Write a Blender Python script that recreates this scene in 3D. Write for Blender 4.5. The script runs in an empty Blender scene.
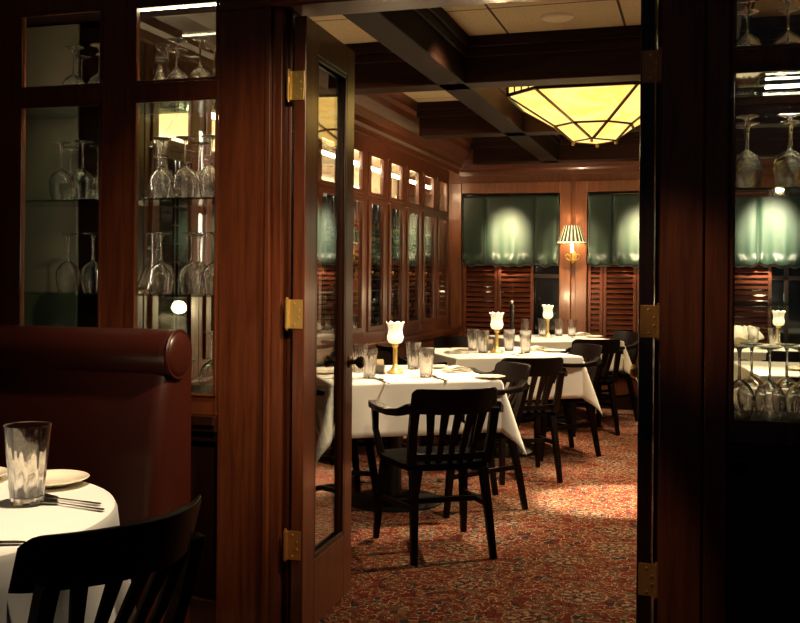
import bpy, bmesh, math, random
from mathutils import Vector, Matrix
random.seed(7)
PI = math.pi
C = bpy.context.scene.collection
S = bpy.context.scene
sin, cos, rad = math.sin, math.cos, math.radians

# ------------------------------------------------------------------ materials
def mat(name):
    m = bpy.data.materials.new(name); m.use_nodes = True
    nt = m.node_tree
    return m, nt, nt.nodes['Principled BSDF'], nt.nodes['Material Output']

def plain(name, col, rough=.5, metal=0, spec=.5, coat=0, bump=0, bscale=200, sheen=0):
    m, nt, b, o = mat(name)
    b.inputs['Base Color'].default_value = (*col, 1)
    b.inputs['Roughness'].default_value = rough
    b.inputs['Metallic'].default_value = metal
    b.inputs['Specular IOR Level'].default_value = spec
    b.inputs['Coat Weight'].default_value = coat
    b.inputs['Coat Roughness'].default_value = .12
    b.inputs['Sheen Weight'].default_value = sheen
    tc = nt.nodes.new('ShaderNodeTexCoord')
    n = nt.nodes.new('ShaderNodeTexNoise'); n.inputs['Scale'].default_value = bscale; n.inputs['Detail'].default_value = 4
    nt.links.new(tc.outputs['Object'], n.inputs['Vector'])
    # faint procedural variation of the base colour
    mx = nt.nodes.new('ShaderNodeMix'); mx.data_type = 'RGBA'
    mx.inputs[6].default_value = (*[c*.9 for c in col], 1); mx.inputs[7].default_value = (*[min(1, c*1.1) for c in col], 1)
    nt.links.new(n.outputs['Fac'], mx.inputs[0]); nt.links.new(mx.outputs[2], b.inputs['Base Color'])
    if bump:
        bp = nt.nodes.new('ShaderNodeBump'); bp.inputs['Strength'].default_value = bump; bp.inputs['Distance'].default_value = .002
        nt.links.new(n.outputs['Fac'], bp.inputs['Height']); nt.links.new(bp.outputs['Normal'], b.inputs['Normal'])
    return m

def wood(name, dark, light, axis='z', rough=.32, coat=.35, sc=22, spec=.5):
    m, nt, b, o = mat(name)
    tc = nt.nodes.new('ShaderNodeTexCoord'); mp = nt.nodes.new('ShaderNodeMapping')
    s = {'z': (sc, sc, 1.3), 'x': (1.3, sc, sc), 'y': (sc, 1.3, sc)}[axis]
    mp.inputs['Scale'].default_value = s
    n = nt.nodes.new('ShaderNodeTexNoise'); n.inputs['Scale'].default_value = 2.2; n.inputs['Detail'].default_value = 8; n.inputs['Roughness'].default_value = .65; n.inputs['Distortion'].default_value = .4
    r = nt.nodes.new('ShaderNodeValToRGB')
    r.color_ramp.elements[0].position = .3; r.color_ramp.elements[0].color = (*dark, 1)
    r.color_ramp.elements[1].position = .75; r.color_ramp.elements[1].color = (*light, 1)
    nt.links.new(tc.outputs['Object'], mp.inputs['Vector']); nt.links.new(mp.outputs['Vector'], n.inputs['Vector'])
    nt.links.new(n.outputs['Fac'], r.inputs['Fac']); nt.links.new(r.outputs['Color'], b.inputs['Base Color'])
    bp = nt.nodes.new('ShaderNodeBump'); bp.inputs['Strength'].default_value = .08; bp.inputs['Distance'].default_value = .001
    nt.links.new(n.outputs['Fac'], bp.inputs['Height']); nt.links.new(bp.outputs['Normal'], b.inputs['Normal'])
    b.inputs['Roughness'].default_value = rough; b.inputs['Coat Weight'].default_value = coat; b.inputs['Coat Roughness'].default_value = .15
    b.inputs['Specular IOR Level'].default_value = spec
    return m

def emis(name, col, strength):
    m, nt, b, o = mat(name)
    b.inputs['Base Color'].default_value = (*col, 1)
    b.inputs['Emission Color'].default_value = (*col, 1); b.inputs['Emission Strength'].default_value = strength
    return m

def pane_mat(name, tint=(1, 1, 1), refl=1.0):
    m, nt, b, o = mat(name); nt.nodes.remove(b)
    t = nt.nodes.new('ShaderNodeBsdfTransparent'); t.inputs['Color'].default_value = (*tint, 1)
    g = nt.nodes.new('ShaderNodeBsdfGlossy'); g.inputs['Roughness'].default_value = .02
    f = nt.nodes.new('ShaderNodeFresnel'); f.inputs['IOR'].default_value = 1.5
    # the pane is a slab without refraction: feed the far face the reciprocal index so both faces reflect alike
    ge = nt.nodes.new('ShaderNodeNewGeometry'); mr = nt.nodes.new('ShaderNodeMapRange')
    mr.inputs['To Min'].default_value = 1.5; mr.inputs['To Max'].default_value = 1/1.5
    nt.links.new(ge.outputs['Backfacing'], mr.inputs['Value']); nt.links.new(mr.outputs[0], f.inputs['IOR'])
    mu = nt.nodes.new('ShaderNodeMath'); mu.operation = 'MULTIPLY'; mu.inputs[1].default_value = refl
    x = nt.nodes.new('ShaderNodeMixShader')
    nt.links.new(f.outputs[0], mu.inputs[0]); nt.links.new(mu.outputs[0], x.inputs[0]); nt.links.new(t.outputs[0], x.inputs[1]); nt.links.new(g.outputs[0], x.inputs[2])
    nt.links.new(x.outputs[0], o.inputs['Surface'])
    return m

def glass_mat(name, mixt=.35):
    m, nt, b, o = mat(name); nt.nodes.remove(b)
    g = nt.nodes.new('ShaderNodeBsdfGlass'); g.inputs['IOR'].default_value = 1.48; g.inputs['Roughness'].default_value = 0
    t = nt.nodes.new('ShaderNodeBsdfTransparent')
    x = nt.nodes.new('ShaderNodeMixShader'); x.inputs[0].default_value = mixt
    nt.links.new(g.outputs[0], x.inputs[1]); nt.links.new(t.outputs[0], x.inputs[2]); nt.links.new(x.outputs[0], o.inputs['Surface'])
    return m

def stained(name, c0, c1, strength):
    m, nt, b, o = mat(name)
    tc = nt.nodes.new('ShaderNodeTexCoord'); mp = nt.nodes.new('ShaderNodeMapping'); mp.inputs['Scale'].default_value = (3, 3, 9)
    n = nt.nodes.new('ShaderNodeTexNoise'); n.inputs['Scale'].default_value = 1.6; n.inputs['Detail'].default_value = 5; n.inputs['Distortion'].default_value = 1.2
    r = nt.nodes.new('ShaderNodeValToRGB')
    r.color_ramp.elements[0].position = .3; r.color_ramp.elements[0].color = (*c0, 1)
    r.color_ramp.elements[1].position = .65; r.color_ramp.elements[1].color = (*c1, 1)
    nt.links.new(tc.outputs['Object'], mp.inputs[0]); nt.links.new(mp.outputs[0], n.inputs[0]); nt.links.new(n.outputs['Fac'], r.inputs[0])
    nt.links.new(r.outputs[0], b.inputs['Emission Color']); nt.links.new(r.outputs[0], b.inputs['Base Color'])
    b.inputs['Emission Strength'].default_value = strength; b.inputs['Roughness'].default_value = .25
    return m

def carpet():
    m, nt, b, o = mat('patterned carpet'); L = nt.links.new; N = nt.nodes.new
    tc = N('ShaderNodeTexCoord')
    def noise(sc, det=3, dist=0):
        n = N('ShaderNodeTexNoise'); n.inputs['Scale'].default_value = sc; n.inputs['Detail'].default_value = det; n.inputs['Distortion'].default_value = dist
        L(tc.outputs['Object'], n.inputs['Vector']); return n
    def ramp(src, stops, const=True):
        r = N('ShaderNodeValToRGB'); r.color_ramp.interpolation = 'CONSTANT' if const else 'LINEAR'
        e = r.color_ramp.elements
        e[0].position, e[0].color = stops[0][0], (*stops[0][1], 1)
        e[1].position, e[1].color = stops[1][0], (*stops[1][1], 1)
        for p, c in stops[2:]:
            k = e.new(p); k.color = (*c, 1)
        L(src, r.inputs[0]); return r
    def mix(f, a, c):
        x = N('ShaderNodeMix'); x.data_type = 'RGBA'
        L(f, x.inputs[0]); L(a, x.inputs[6]); L(c, x.inputs[7]); return x.outputs[2]
    RUST, RED, NAVY, CREAM, OLIVE, BLK, OR = (.19, .048, .021), (.165, .025, .014), (.034, .030, .034), (.48, .34, .20), (.12, .078, .042), (.016, .011, .011), (.24, .078, .032)
    # wobble the lookup so outlines read as leaves and petals
    wob = noise(9, 2); va = N('ShaderNodeVectorMath'); va.operation = 'SCALE'; va.inputs['Scale'].default_value = .05
    L(wob.outputs['Color'], va.inputs[0]); ad = N('ShaderNodeVectorMath'); ad.operation = 'ADD'
    L(tc.outputs['Object'], ad.inputs[0]); L(va.outputs[0], ad.inputs[1])
    def vor(sc, feat='F1'):
        v = N('ShaderNodeTexVoronoi'); v.voronoi_dimensions = '2D'; v.inputs['Scale'].default_value = sc; v.feature = feat; L(ad.outputs[0], v.inputs['Vector']); return v
    def math_(op, a, c=None):
        q = N('ShaderNodeMath'); q.operation = op
        for k, w in enumerate((a, c)):
            if w is None: continue
            if isinstance(w, (int, float)): q.inputs[k].default_value = w
            else: L(w, q.inputs[k])
        return q.outputs[0]
    def petals(v, n):
        d = N('ShaderNodeVectorMath'); d.operation = 'SUBTRACT'; L(ad.outputs[0], d.inputs[0]); L(v.outputs['Position'], d.inputs[1])
        x = N('ShaderNodeSeparateXYZ'); L(d.outputs[0], x.inputs[0])
        return math_('GREATER_THAN', math_('SINE', math_('MULTIPLY', math_('ARCTAN2', x.outputs[1], x.outputs[0]), n)), 0)
    # ground: small leaves in reds with cream and dark outlines
    small = vor(30); cellr = N('ShaderNodeSeparateColor'); L(small.outputs['Color'], cellr.inputs[0])
    base = ramp(cellr.outputs[0], [(0, RUST), (.34, RED), (.62, OR), (.72, NAVY), (.80, OLIVE), (.88, RED)])
    edge = vor(30, 'DISTANCE_TO_EDGE'); em = ramp(edge.outputs['Distance'], [(0, (1, 1, 1)), (.062, (0, 0, 0))])
    lines = noise(11, 2); lc = ramp(lines.outputs['Fac'], [(0, BLK), (.42, CREAM), (.50, OLIVE), (.56, CREAM), (.62, BLK)])
    c1 = mix(em.outputs[0], base.outputs[0], lc.outputs[0])
    # blossoms
    fl = vor(11); fr = ramp(fl.outputs['Distance'], [(0, CREAM), (.07, RED), (.15, CREAM), (.18, NAVY), (.24, OR), (.33, BLK), (.37, (0, 0, 0))])
    fa = ramp(fl.outputs['Distance'], [(0, (1, 1, 1)), (.37, (0, 0, 0))])
    fp = petals(fl, 7); sel = N('ShaderNodeSeparateColor'); L(fl.outputs['Color'], sel.inputs[0])
    c1b = mix(math_('MULTIPLY', math_('MULTIPLY', fa.outputs[0], math_('GREATER_THAN', sel.outputs[0], .45)), math_('MAXIMUM', fp, math_('LESS_THAN', fl.outputs['Distance'], .16))), c1, fr.outputs[0])
    # large rosettes with alternating dark and cream petals
    med = vor(3.6); rings = ramp(med.outputs['Distance'], [(0, NAVY), (.05, CREAM), (.075, RED), (.13, BLK), (.15, CREAM), (.27, BLK), (.29, OLIVE), (.36, CREAM), (.38, (0, 0, 0))])
    rings2 = ramp(med.outputs['Distance'], [(0, NAVY), (.05, CREAM), (.075, RED), (.13, BLK), (.15, NAVY), (.27, BLK), (.29, OR), (.36, CREAM), (.38, (0, 0, 0))])
    rr = mix(petals(med, 9), rings.outputs[0], rings2.outputs[0])
    pick = N('ShaderNodeSeparateColor'); L(med.outputs['Color'], pick.inputs[0])
    msk = math_('MULTIPLY', math_('LESS_THAN', med.outputs['Distance'], .38), math_('GREATER_THAN', pick.outputs[1], .50))
    brk = math_('GREATER_THAN', edge.outputs['Distance'], .05)
    c2 = mix(math_('MULTIPLY', math_('MULTIPLY', msk, brk), .6), c1b, rr)
    tuft = noise(420, 2); tr = ramp(tuft.outputs['Fac'], [(.3, (.55, .55, .55)), (.7, (1.25, 1.25, 1.25))], False)
    ml = N('ShaderNodeMix'); ml.data_type = 'RGBA'; ml.blend_type = 'MULTIPLY'; ml.inputs[0].default_value = 1
    L(c2, ml.inputs[6]); L(tr.outputs[0], ml.inputs[7]); L(ml.outputs[2], b.inputs['Base Color'])
    b.inputs['Roughness'].default_value = .95; b.inputs['Specular IOR Level'].default_value = .1
    bp = N('ShaderNodeBump'); bp.inputs['Strength'].default_value = .5; bp.inputs['Distance'].default_value = .004
    L(tuft.outputs['Fac'], bp.inputs['Height']); L(bp.outputs[0], b.inputs['Normal'])
    return m

def tiles():
    m, nt, b, o = mat('acoustic ceiling tile'); L = nt.links.new; N = nt.nodes.new
    tc = N('ShaderNodeTexCoord'); sp = N('ShaderNodeSeparateXYZ'); L(tc.outputs['Object'], sp.inputs[0])
    def line(out, per, off):
        a = N('ShaderNodeMath'); a.operation = 'ADD'; a.inputs[1].default_value = off; L(out, a.inputs[0])
        d = N('ShaderNodeMath'); d.operation = 'DIVIDE'; d.inputs[1].default_value = per; L(a.outputs[0], d.inputs[0])
        f = N('ShaderNodeMath'); f.operation = 'FRACT'; L(d.outputs[0], f.inputs[0])
        g = N('ShaderNodeMath'); g.operation = 'LESS_THAN'; g.inputs[1].default_value = .022; L(f.outputs[0], g.inputs[0]); return g.outputs[0]
    mx = N('ShaderNodeMath'); mx.operation = 'MAXIMUM'; L(line(sp.outputs[0], .66, 1.075), mx.inputs[0]); L(line(sp.outputs[1], .61, -5.04), mx.inputs[1])
    n = N('ShaderNodeTexNoise'); n.inputs['Scale'].default_value = 160; n.inputs['Detail'].default_value = 4; L(tc.outputs['Object'], n.inputs[0])
    r = N('ShaderNodeValToRGB'); r.color_ramp.elements[0].color = (.50, .40, .23, 1); r.color_ramp.elements[1].color = (.70, .58, .36, 1)
    r.color_ramp.elements[0].position = .35; r.color_ramp.elements[1].position = .6; L(n.outputs['Fac'], r.inputs[0])
    x = N('ShaderNodeMix'); x.data_type = 'RGBA'; x.inputs[7].default_value = (.05, .03, .015, 1); L(mx.outputs[0], x.inputs[0]); L(r.outputs[0], x.inputs[6])
    L(x.outputs[2], b.inputs['Base Color']); b.inputs['Roughness'].default_value = .9
    return m

def pleats():
    m, nt, b, o = mat('pleated dark green shade'); L = nt.links.new; N = nt.nodes.new
    tc = N('ShaderNodeTexCoord'); sp = N('ShaderNodeSeparateXYZ'); L(tc.outputs['Object'], sp.inputs[0])
    at = N('ShaderNodeMath'); at.operation = 'ARCTAN2'; L(sp.outputs[1], at.inputs[0]); L(sp.outputs[0], at.inputs[1])
    mu = N('ShaderNodeMath'); mu.operation = 'MULTIPLY'; mu.inputs[1].default_value = 20; L(at.outputs[0], mu.inputs[0])
    s = N('ShaderNodeMath'); s.operation = 'SINE'; L(mu.outputs[0], s.inputs[0])
    g = N('ShaderNodeMath'); g.operation = 'GREATER_THAN'; g.inputs[1].default_value = .55; L(s.outputs[0], g.inputs[0])
    x = N('ShaderNodeMix'); x.data_type = 'RGBA'; x.inputs[6].default_value = (.010, .018, .011, 1); x.inputs[7].default_value = (.55, .53, .32, 1)
    L(g.outputs[0], x.inputs[0]); L(x.outputs[2], b.inputs['Base Color']); b.inputs['Roughness'].default_value = .8
    L(x.outputs[2], b.inputs['Emission Color']); b.inputs['Emission Strength'].default_value = .13
    return m

def tulip():
    m, nt, b, o = mat('frosted lamp glass'); L = nt.links.new; N = nt.nodes.new
    tc = N('ShaderNodeTexCoord'); sp = N('ShaderNodeSeparateXYZ'); L(tc.outputs['Object'], sp.inputs[0])
    mr = N('ShaderNodeMapRange'); mr.inputs['From Min'].default_value = .17; mr.inputs['From Max'].default_value = .30; L(sp.outputs[2], mr.inputs['Value'])
    r = N('ShaderNodeValToRGB'); e = r.color_ramp.elements
    e[0].position = 0; e[0].color = (.5, .36, .18, 1); e[1].position = .35; e[1].color = (1, .84, .56, 1)
    for p, c in ((.6, (.62, .50, .32)), (1, (.34, .27, .16))): k = e.new(p); k.color = (*c, 1)
    L(mr.outputs[0], r.inputs[0]); L(r.outputs[0], b.inputs['Emission Color']); b.inputs['Emission Strength'].default_value = .72  # bulb glow put into the emission: bright low down, dim at the rim
    b.inputs['Base Color'].default_value = (.8, .75, .62, 1); b.inputs['Roughness'].default_value = .5
    return m

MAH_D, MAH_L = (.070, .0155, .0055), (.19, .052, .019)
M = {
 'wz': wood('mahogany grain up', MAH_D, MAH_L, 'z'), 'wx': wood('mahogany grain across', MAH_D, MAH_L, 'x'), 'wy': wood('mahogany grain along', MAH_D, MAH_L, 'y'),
 'dz': wood('dark stained and shaded wood', (.012, .004, .0025), (.035, .010, .005), 'z'), 'dx': wood('dark stained rail', (.012, .004, .0025), (.035, .010, .005), 'x', .55, 0, 22, .15), 'dy': wood('dark stained beam', (.008, .0032, .0022), (.022, .0075, .004), 'y', .6, 0, 22, .10),
 'chair': wood('ebonised chair wood', (.0026, .0011, .0008), (.0085, .0028, .0016), 'z', .40, 0, 30, .13),
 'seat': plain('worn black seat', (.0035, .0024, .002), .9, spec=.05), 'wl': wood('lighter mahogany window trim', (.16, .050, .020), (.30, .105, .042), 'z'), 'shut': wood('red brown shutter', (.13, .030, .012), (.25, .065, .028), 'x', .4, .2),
 'carpet': carpet(), 'tile': tiles(),
 'brass': plain('polished brass', (.95, .62, .18), .34, .75), 'bronze': plain('dark bronze', (.10, .065, .03), .3, 1),
 'oldbrass': plain('aged brass', (.60, .28, .08), .4, .6),
 'steel': plain('silverware', (.62, .58, .52), .16, 1),
 'cloth': plain('white linen', (.78, .74, .64), .85, bump=.15, bscale=500, sheen=.2),
 'napkin': plain('cream napkin linen', (.74, .68, .55), .9, bump=.2, bscale=400),
 'china': plain('ivory china', (.78, .68, .50), .18, coat=.5),
 'green': plain('dark green satin curtain', (.010, .031, .0185), .48, bump=.1, bscale=300, sheen=.22),
 'leather': plain('oxblood leather', (.044, .0080, .0048), .34, bump=.12, bscale=160, coat=.15),
 'pane': pane_mat('window glass', (.96, .98, .96)), 'doorglass': pane_mat('bevelled door glass', (.95, .97, .95), 1.7), 'shelf': pane_mat('shelf glass', (.80, .93, .87), 1.6),
 'glass': glass_mat('clear glassware', .12), 'tumbler': glass_mat('pressed tumbler glass', .18),
 'bottle': plain('dark bottle glass', (.006, .010, .006), .08, coat=1), 'cap_red': plain('red foil', (.28, .02, .015), .3, .6), 'cap_gold': plain('gold foil', (.6, .42, .16), .3, .8),

 'stain': stained('amber stained glass', (1.0, .58, .10), (1.0, .74, .24), .80),
 'tube': emis('fluorescent tube', (1, .76, .46), 22), 'tube2': emis('cool fluorescent tube', (1, .84, .62), 19), 'tube3': emis('warm cabinet tube', (1, .74, .44), 42),
 'shade': tulip(), 'pleat': pleats(), 'candle': emis('candle sleeve bulb', (1, .85, .55), 4),
 'grey': plain('olive grey board', (.30, .27, .20), .7), 'black': plain('black paint', (.006, .006, .007), .4),
 'speaker': plain('speaker grille', (.80, .70, .50), .8, bump=.4, bscale=600), 'nightglass': plain('dark window at night', (.004, .005, .007), .05, coat=1),
 'pale': plain('pale knob', (.75, .70, .6), .3), 'sugar': plain('packets of sugar', (.62, .50, .30), .8),
 'dkwall': plain('dark plaster', (.03, .022, .016), .8),  # even dark base colour for the front room's side walls
}

# ------------------------------------------------------------------ mesh helpers
def box(bm, x0, x1, y0, y1, z0, z1):
    v = [bm.verts.new(p) for p in ((x0, y0, z0), (x1, y0, z0), (x1, y1, z0), (x0, y1, z0), (x0, y0, z1), (x1, y0, z1), (x1, y1, z1), (x0, y1, z1))]
    for f in ((3, 2, 1, 0), (4, 5, 6, 7), (0, 1, 5, 4), (1, 2, 6, 5), (2, 3, 7, 6), (3, 0, 4, 7)): bm.faces.new([v[i] for i in f])
    return bm
def xform(bm, fn):
    for v in bm.verts: v.co = Vector(fn(v.co))
    return bm
def B(*a): return box(bmesh.new(), *a)
def lathe(bm, prof, seg=24, c=(0, 0, 0), axis='z', facet=0):
    rings = []
    for r, z in prof:
        if r < 1e-6: rings.append([bm.verts.new((0, 0, z))]); continue
        rings.append([bm.verts.new((r*cos(2*PI*k/seg), r*sin(2*PI*k/seg), z)) for k in range(seg)])
    vs = [v for r in rings for v in r]
    for a, b in zip(rings, rings[1:]):
        for k in range(seg):
            j = (k+1) % seg
            if len(a) == 1 and len(b) == 1: continue
            if len(a) == 1: bm.faces.new((a[0], b[k], b[j]))
            elif len(b) == 1: bm.faces.new((a[k], a[j], b[0]))
            else: bm.faces.new((a[k], a[j], b[j], b[k]))
    for v in vs:
        p = v.co
        if axis == 'x': p = Vector((p.z, p.x, p.y))
        elif axis == 'y': p = Vector((p.x, p.z, -p.y))
        v.co = p + Vector(c)
    return bm
def sweep(bm, pts, sec, closed=False, up=(0, 0, 1), roundsec=0):
    """sec: list per point of (width, height) - rectangular, or radius with roundsec sides; width is across `up`."""
    pts = [Vector(p) for p in pts]; n = len(pts); rings = []
    for i, p in enumerate(pts):
        a = pts[max(i-1, 0)] if not closed else pts[i-1]; b = pts[min(i+1, n-1)] if not closed else pts[(i+1) % n]
        t = (b-a).normalized(); u = Vector(up)
        if abs(t.dot(u)) > .98: u = Vector((0, 1, 0)) if abs(t.y) < .9 else Vector((1, 0, 0))
        s = t.cross(u).normalized(); u = s.cross(t).normalized()
        w = sec[i] if isinstance(sec, list) else sec
        if roundsec:
            rings.append([bm.verts.new(p + s*w*cos(2*PI*k/roundsec) + u*w*sin(2*PI*k/roundsec)) for k in range(roundsec)])
        else:
            w, h = w[0]/2, w[1]/2
            rings.append([bm.verts.new(p + s*x + u*y) for x, y in ((-w, -h), (w, -h), (w, h), (-w, h))])
    m = len(rings[0])
    for a, b in (list(zip(rings, rings[1:])) + ([(rings[-1], rings[0])] if closed else [])):
        for k in range(m): bm.faces.new((a[k], a[(k+1) % m], b[(k+1) % m], b[k]))
    if not closed: bm.faces.new(list(reversed(rings[0]))); bm.faces.new(rings[-1])
    return bm
def prism(bm, poly, z0, z1):
    a = [bm.verts.new((x, y, z0)) for x, y in poly]; b = [bm.verts.new((x, y, z1)) for x, y in poly]; n = len(poly)
    bm.faces.new(list(reversed(a))); bm.faces.new(b)
    for k in range(n): bm.faces.new((a[k], a[(k+1) % n], b[(k+1) % n], b[k]))
    return bm
def obj(name, bm, m, parent=None, bevel=0, smooth=False, loc=None, rz=0):
    bmesh.ops.recalc_face_normals(bm, faces=bm.faces)
    me = bpy.data.meshes.new(name); bm.to_mesh(me); bm.free(); me.materials.append(M[m])
    if smooth:
        me.shade_smooth()
        try: me.set_sharp_from_angle(angle=rad(38))
        except Exception: pass
    o = bpy.data.objects.new(name, me); C.objects.link(o)
    if bevel:
        b = o.modifiers.new('bevel', 'BEVEL'); b.width = bevel; b.segments = 2; b.limit_method = 'ANGLE'
    if parent: o.parent = parent
    if loc: o.location = loc
    if rz: o.rotation_euler.z = rz
    return o
def tag(o, label, cat, group=None):
    o['label'] = label; o['category'] = cat
    if group: o['group'] = group
    return o
def thing(name, label, cat, loc=(0, 0, 0), rz=0, group=None):
    o = bpy.data.objects.new(name, None); C.objects.link(o); o.location = loc; o.rotation_euler.z = rz
    o.empty_display_size = .05
    return tag(o, label, cat, group)
def struct(name, bm, m, parent=None, **k):
    o = obj(name, bm, m, parent, **k)
    if not parent: o['kind'] = 'structure'
    return o
def dup(root, loc, rz=0, label=None, group=None, scale=None):
    r = root.copy(); C.objects.link(r); r.location = loc; r.rotation_euler.z = rz
    if label: r['label'] = label
    if group: r['group'] = group
    if scale: r.scale = (scale,)*3
    for ch in list(root.children):
        c = ch.copy(); C.objects.link(c); c.parent = r
        for g in list(ch.children):
            d = g.copy(); C.objects.link(d); d.parent = c
    return r
def light(kind, name, loc, energy, col=(1, .78, .5), target=None, size=.1, angle=60, blend=.5, parent=None):
    d = bpy.data.lights.new(name, kind); d.energy = energy; d.color = col
    if kind == 'AREA': d.size = size
    else: d.shadow_soft_size = size
    if kind == 'SPOT': d.spot_size = rad(angle); d.spot_blend = blend
    o = bpy.data.objects.new(name, d); C.objects.link(o); o.location = loc
    if target: o.rotation_euler = (Vector(target)-Vector(loc)).to_track_quat('-Z', 'Y').to_euler()
    return o
ORD = ['first', 'second', 'third', 'fourth', 'fifth', 'sixth', 'seventh', 'eighth', 'ninth', 'tenth', 'eleventh', 'twelfth']

# ------------------------------------------------------------------ camera
def camera():
    y, ro = rad(17), rad(.45)
    f = Vector((-sin(y), cos(y), 0)); r = Vector((cos(y), sin(y), 0)); u = Vector((0, 0, 1))
    R = cos(ro)*r + sin(ro)*u; U = -sin(ro)*r + cos(ro)*u
    d = bpy.data.cameras.new('camera'); o = bpy.data.objects.new('camera', d); C.objects.link(o)
    m = Matrix((R, U, -f)).transposed().to_4x4(); m.translation = (0, 0, 1.32); o.matrix_world = m
    d.sensor_width = 36; d.lens = 36*980/800; d.shift_y = -36.5/800; d.clip_start = .05
    S.camera = o
camera()

# ------------------------------------------------------------------ setting
struct('floor', B(-3.3, 3.2, -1.6, 10.2, -.1, 0), 'carpet')
struct('ceiling', B(-3.3, 3.2, 3.4, 10.2, 2.72, 2.8), 'tile')
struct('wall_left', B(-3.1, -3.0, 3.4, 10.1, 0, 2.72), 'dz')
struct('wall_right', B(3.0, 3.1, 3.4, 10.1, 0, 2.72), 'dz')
struct('wall_front_left', B(-3.3, -3.2, -1.6, 3.23, 0, 2.72), 'dkwall')
struct('wall_front_right', B(2.9, 3.0, -1.6, 3.23, 0, 2.72), 'dkwall')

# back wall with openings: three windows
WN = [(-2.38, -1.36), (-1.085, -.065), (.285, 1.305), (1.58, 2.6)]
bm = bmesh.new(); xs = -3.0; zb, zt = .55, 2.17
for a, b in WN + [(3.0, 3.0)]:
    box(bm, xs, a, 10, 10.1, 0, 2.72); xs = b
for a, b in WN: box(bm, a, b, 10, 10.1, 0, zb); box(bm, a, b, 10, 10.1, zt, 2.72)
struct('wall_back', bm, 'wl')
for i, (a, b) in enumerate(WN):
    bm = bmesh.new(); w = .115
    for x0, x1 in ((a-w, a), (b, b+w)): box(bm, x0, x1, 9.955, 10.0, zb-.1, zt+w)
    box(bm, a, b, 9.955, 10.0, zt, zt+w); box(bm, a, b, 9.94, 10.0, zb-.1, zb)
    fr = struct('window_%d' % (i+1), bm, 'wl', bevel=.006)
    obj('window_frame', box(box(bmesh.new(), a, b, 10.06, 10.08, 1.30, 1.34), (a+b)/2-.02, (a+b)/2+.02, 10.06, 10.08, zb, zt), 'dz', fr)
    obj('glass_pane', B(a, b, 10.083, 10.095, zb, zt), 'nightglass', fr)
# wainscot rail and skirting on the back wall
struct('trim_1', box(box(bmesh.new(), -3.0, 3.0, 9.97, 10.0, 0, .14), -3.0, 3.0, 9.975, 10.0, .30, .34), 'dx', bevel=.004)

def cornice(name, path, m):
    """stepped crown moulding following a straight path; profile steps out towards the room."""
    bm = bmesh.new(); (x0, y0), (x1, y1), n = path
    prof = [(0, 2.36), (.03, 2.36), (.035, 2.40), (.055, 2.42), (.06, 2.46), (.09, 2.52), (.14, 2.58), (.16, 2.62), (.20, 2.64), (.21, 2.72), (0, 2.72)]
    r0 = [bm.verts.new((x0+n[0]*d, y0+n[1]*d, z)) for d, z in prof]; r1 = [bm.verts.new((x1+n[0]*d, y1+n[1]*d, z)) for d, z in prof]
    k = len(prof)
    for i in range(k): bm.faces.new((r0[i], r0[(i+1) % k], r1[(i+1) % k], r1[i]))
    bm.faces.new(r0); bm.faces.new(list(reversed(r1)))
    return struct(name, bm, m)
cornice('trim_2', ((-2.4, 9.999), (3.0, 9.999), (0, -1)), 'wx')
cornice('trim_3', ((-2.399, 3.6), (-2.399, 9.8), (1, 0)), 'wy')

# coffer beams
def beam(name, x0, x1, y0, y1, m):
    bm = bmesh.new(); box(bm, x0, x1, y0, y1, 2.45, 2.719)
    e = .035
    box(bm, x0-e, x1+e, y0-e, y1+e, 2.655, 2.719); box(bm, x0-e*.5, x1+e*.5, y0-e*.5, y1+e*.5, 2.60, 2.655)
    return struct(name, bm, m, bevel=.006)
struct('trim_21', B(-2.99, -2.40, 3.60, 3.885, .801, 2.36), 'dz')
n = 4
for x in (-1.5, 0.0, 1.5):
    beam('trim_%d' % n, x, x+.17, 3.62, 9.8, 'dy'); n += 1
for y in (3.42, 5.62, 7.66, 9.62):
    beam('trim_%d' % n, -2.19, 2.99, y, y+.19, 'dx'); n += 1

# near partition
bm = bmesh.new()
box(bm, -1.685, -1.50, 3.235, 3.40, 0, 2.28); box(bm, -1.50, -1.478, 3.225, 3.40, 0, 2.28); box(bm, -1.478, -1.44, 3.245, 3.40, 0, 2.28)
box(bm, -1.44, -1.425, 3.30, 3.40, 0, 2.28)
struct('wall_partition_left', bm, 'wz', bevel=.004)
bm = bmesh.new()
box(bm, -.122, .010, 3.235, 3.40, 0, 2.28); box(bm, .016, .086, 3.228, 3.40, 0, 2.28); box(bm, -.135, -.122, 3.29, 3.40, 0, 2.28); box(bm, .008, .018, 3.250, 3.39, 0, 2.28)
struct('wall_partition_right', bm, 'wz', bevel=.004)
bm = bmesh.new()
box(bm, -1.685, .086, 3.23, 3.40, 2.28, 2.72); box(bm, -3.2, -1.685, 3.23, 3.58, 2.40, 2.72); box(bm, .086, 2.9, 3.23, 3.58, 2.40, 2.72)
struct('wall_partition_head', bm, 'wx', bevel=.004)
struct('trim_20', B(-1.50, -.08, 3.19, 3.229, 2.285, 2.36), 'wx', bevel=.006)

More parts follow.
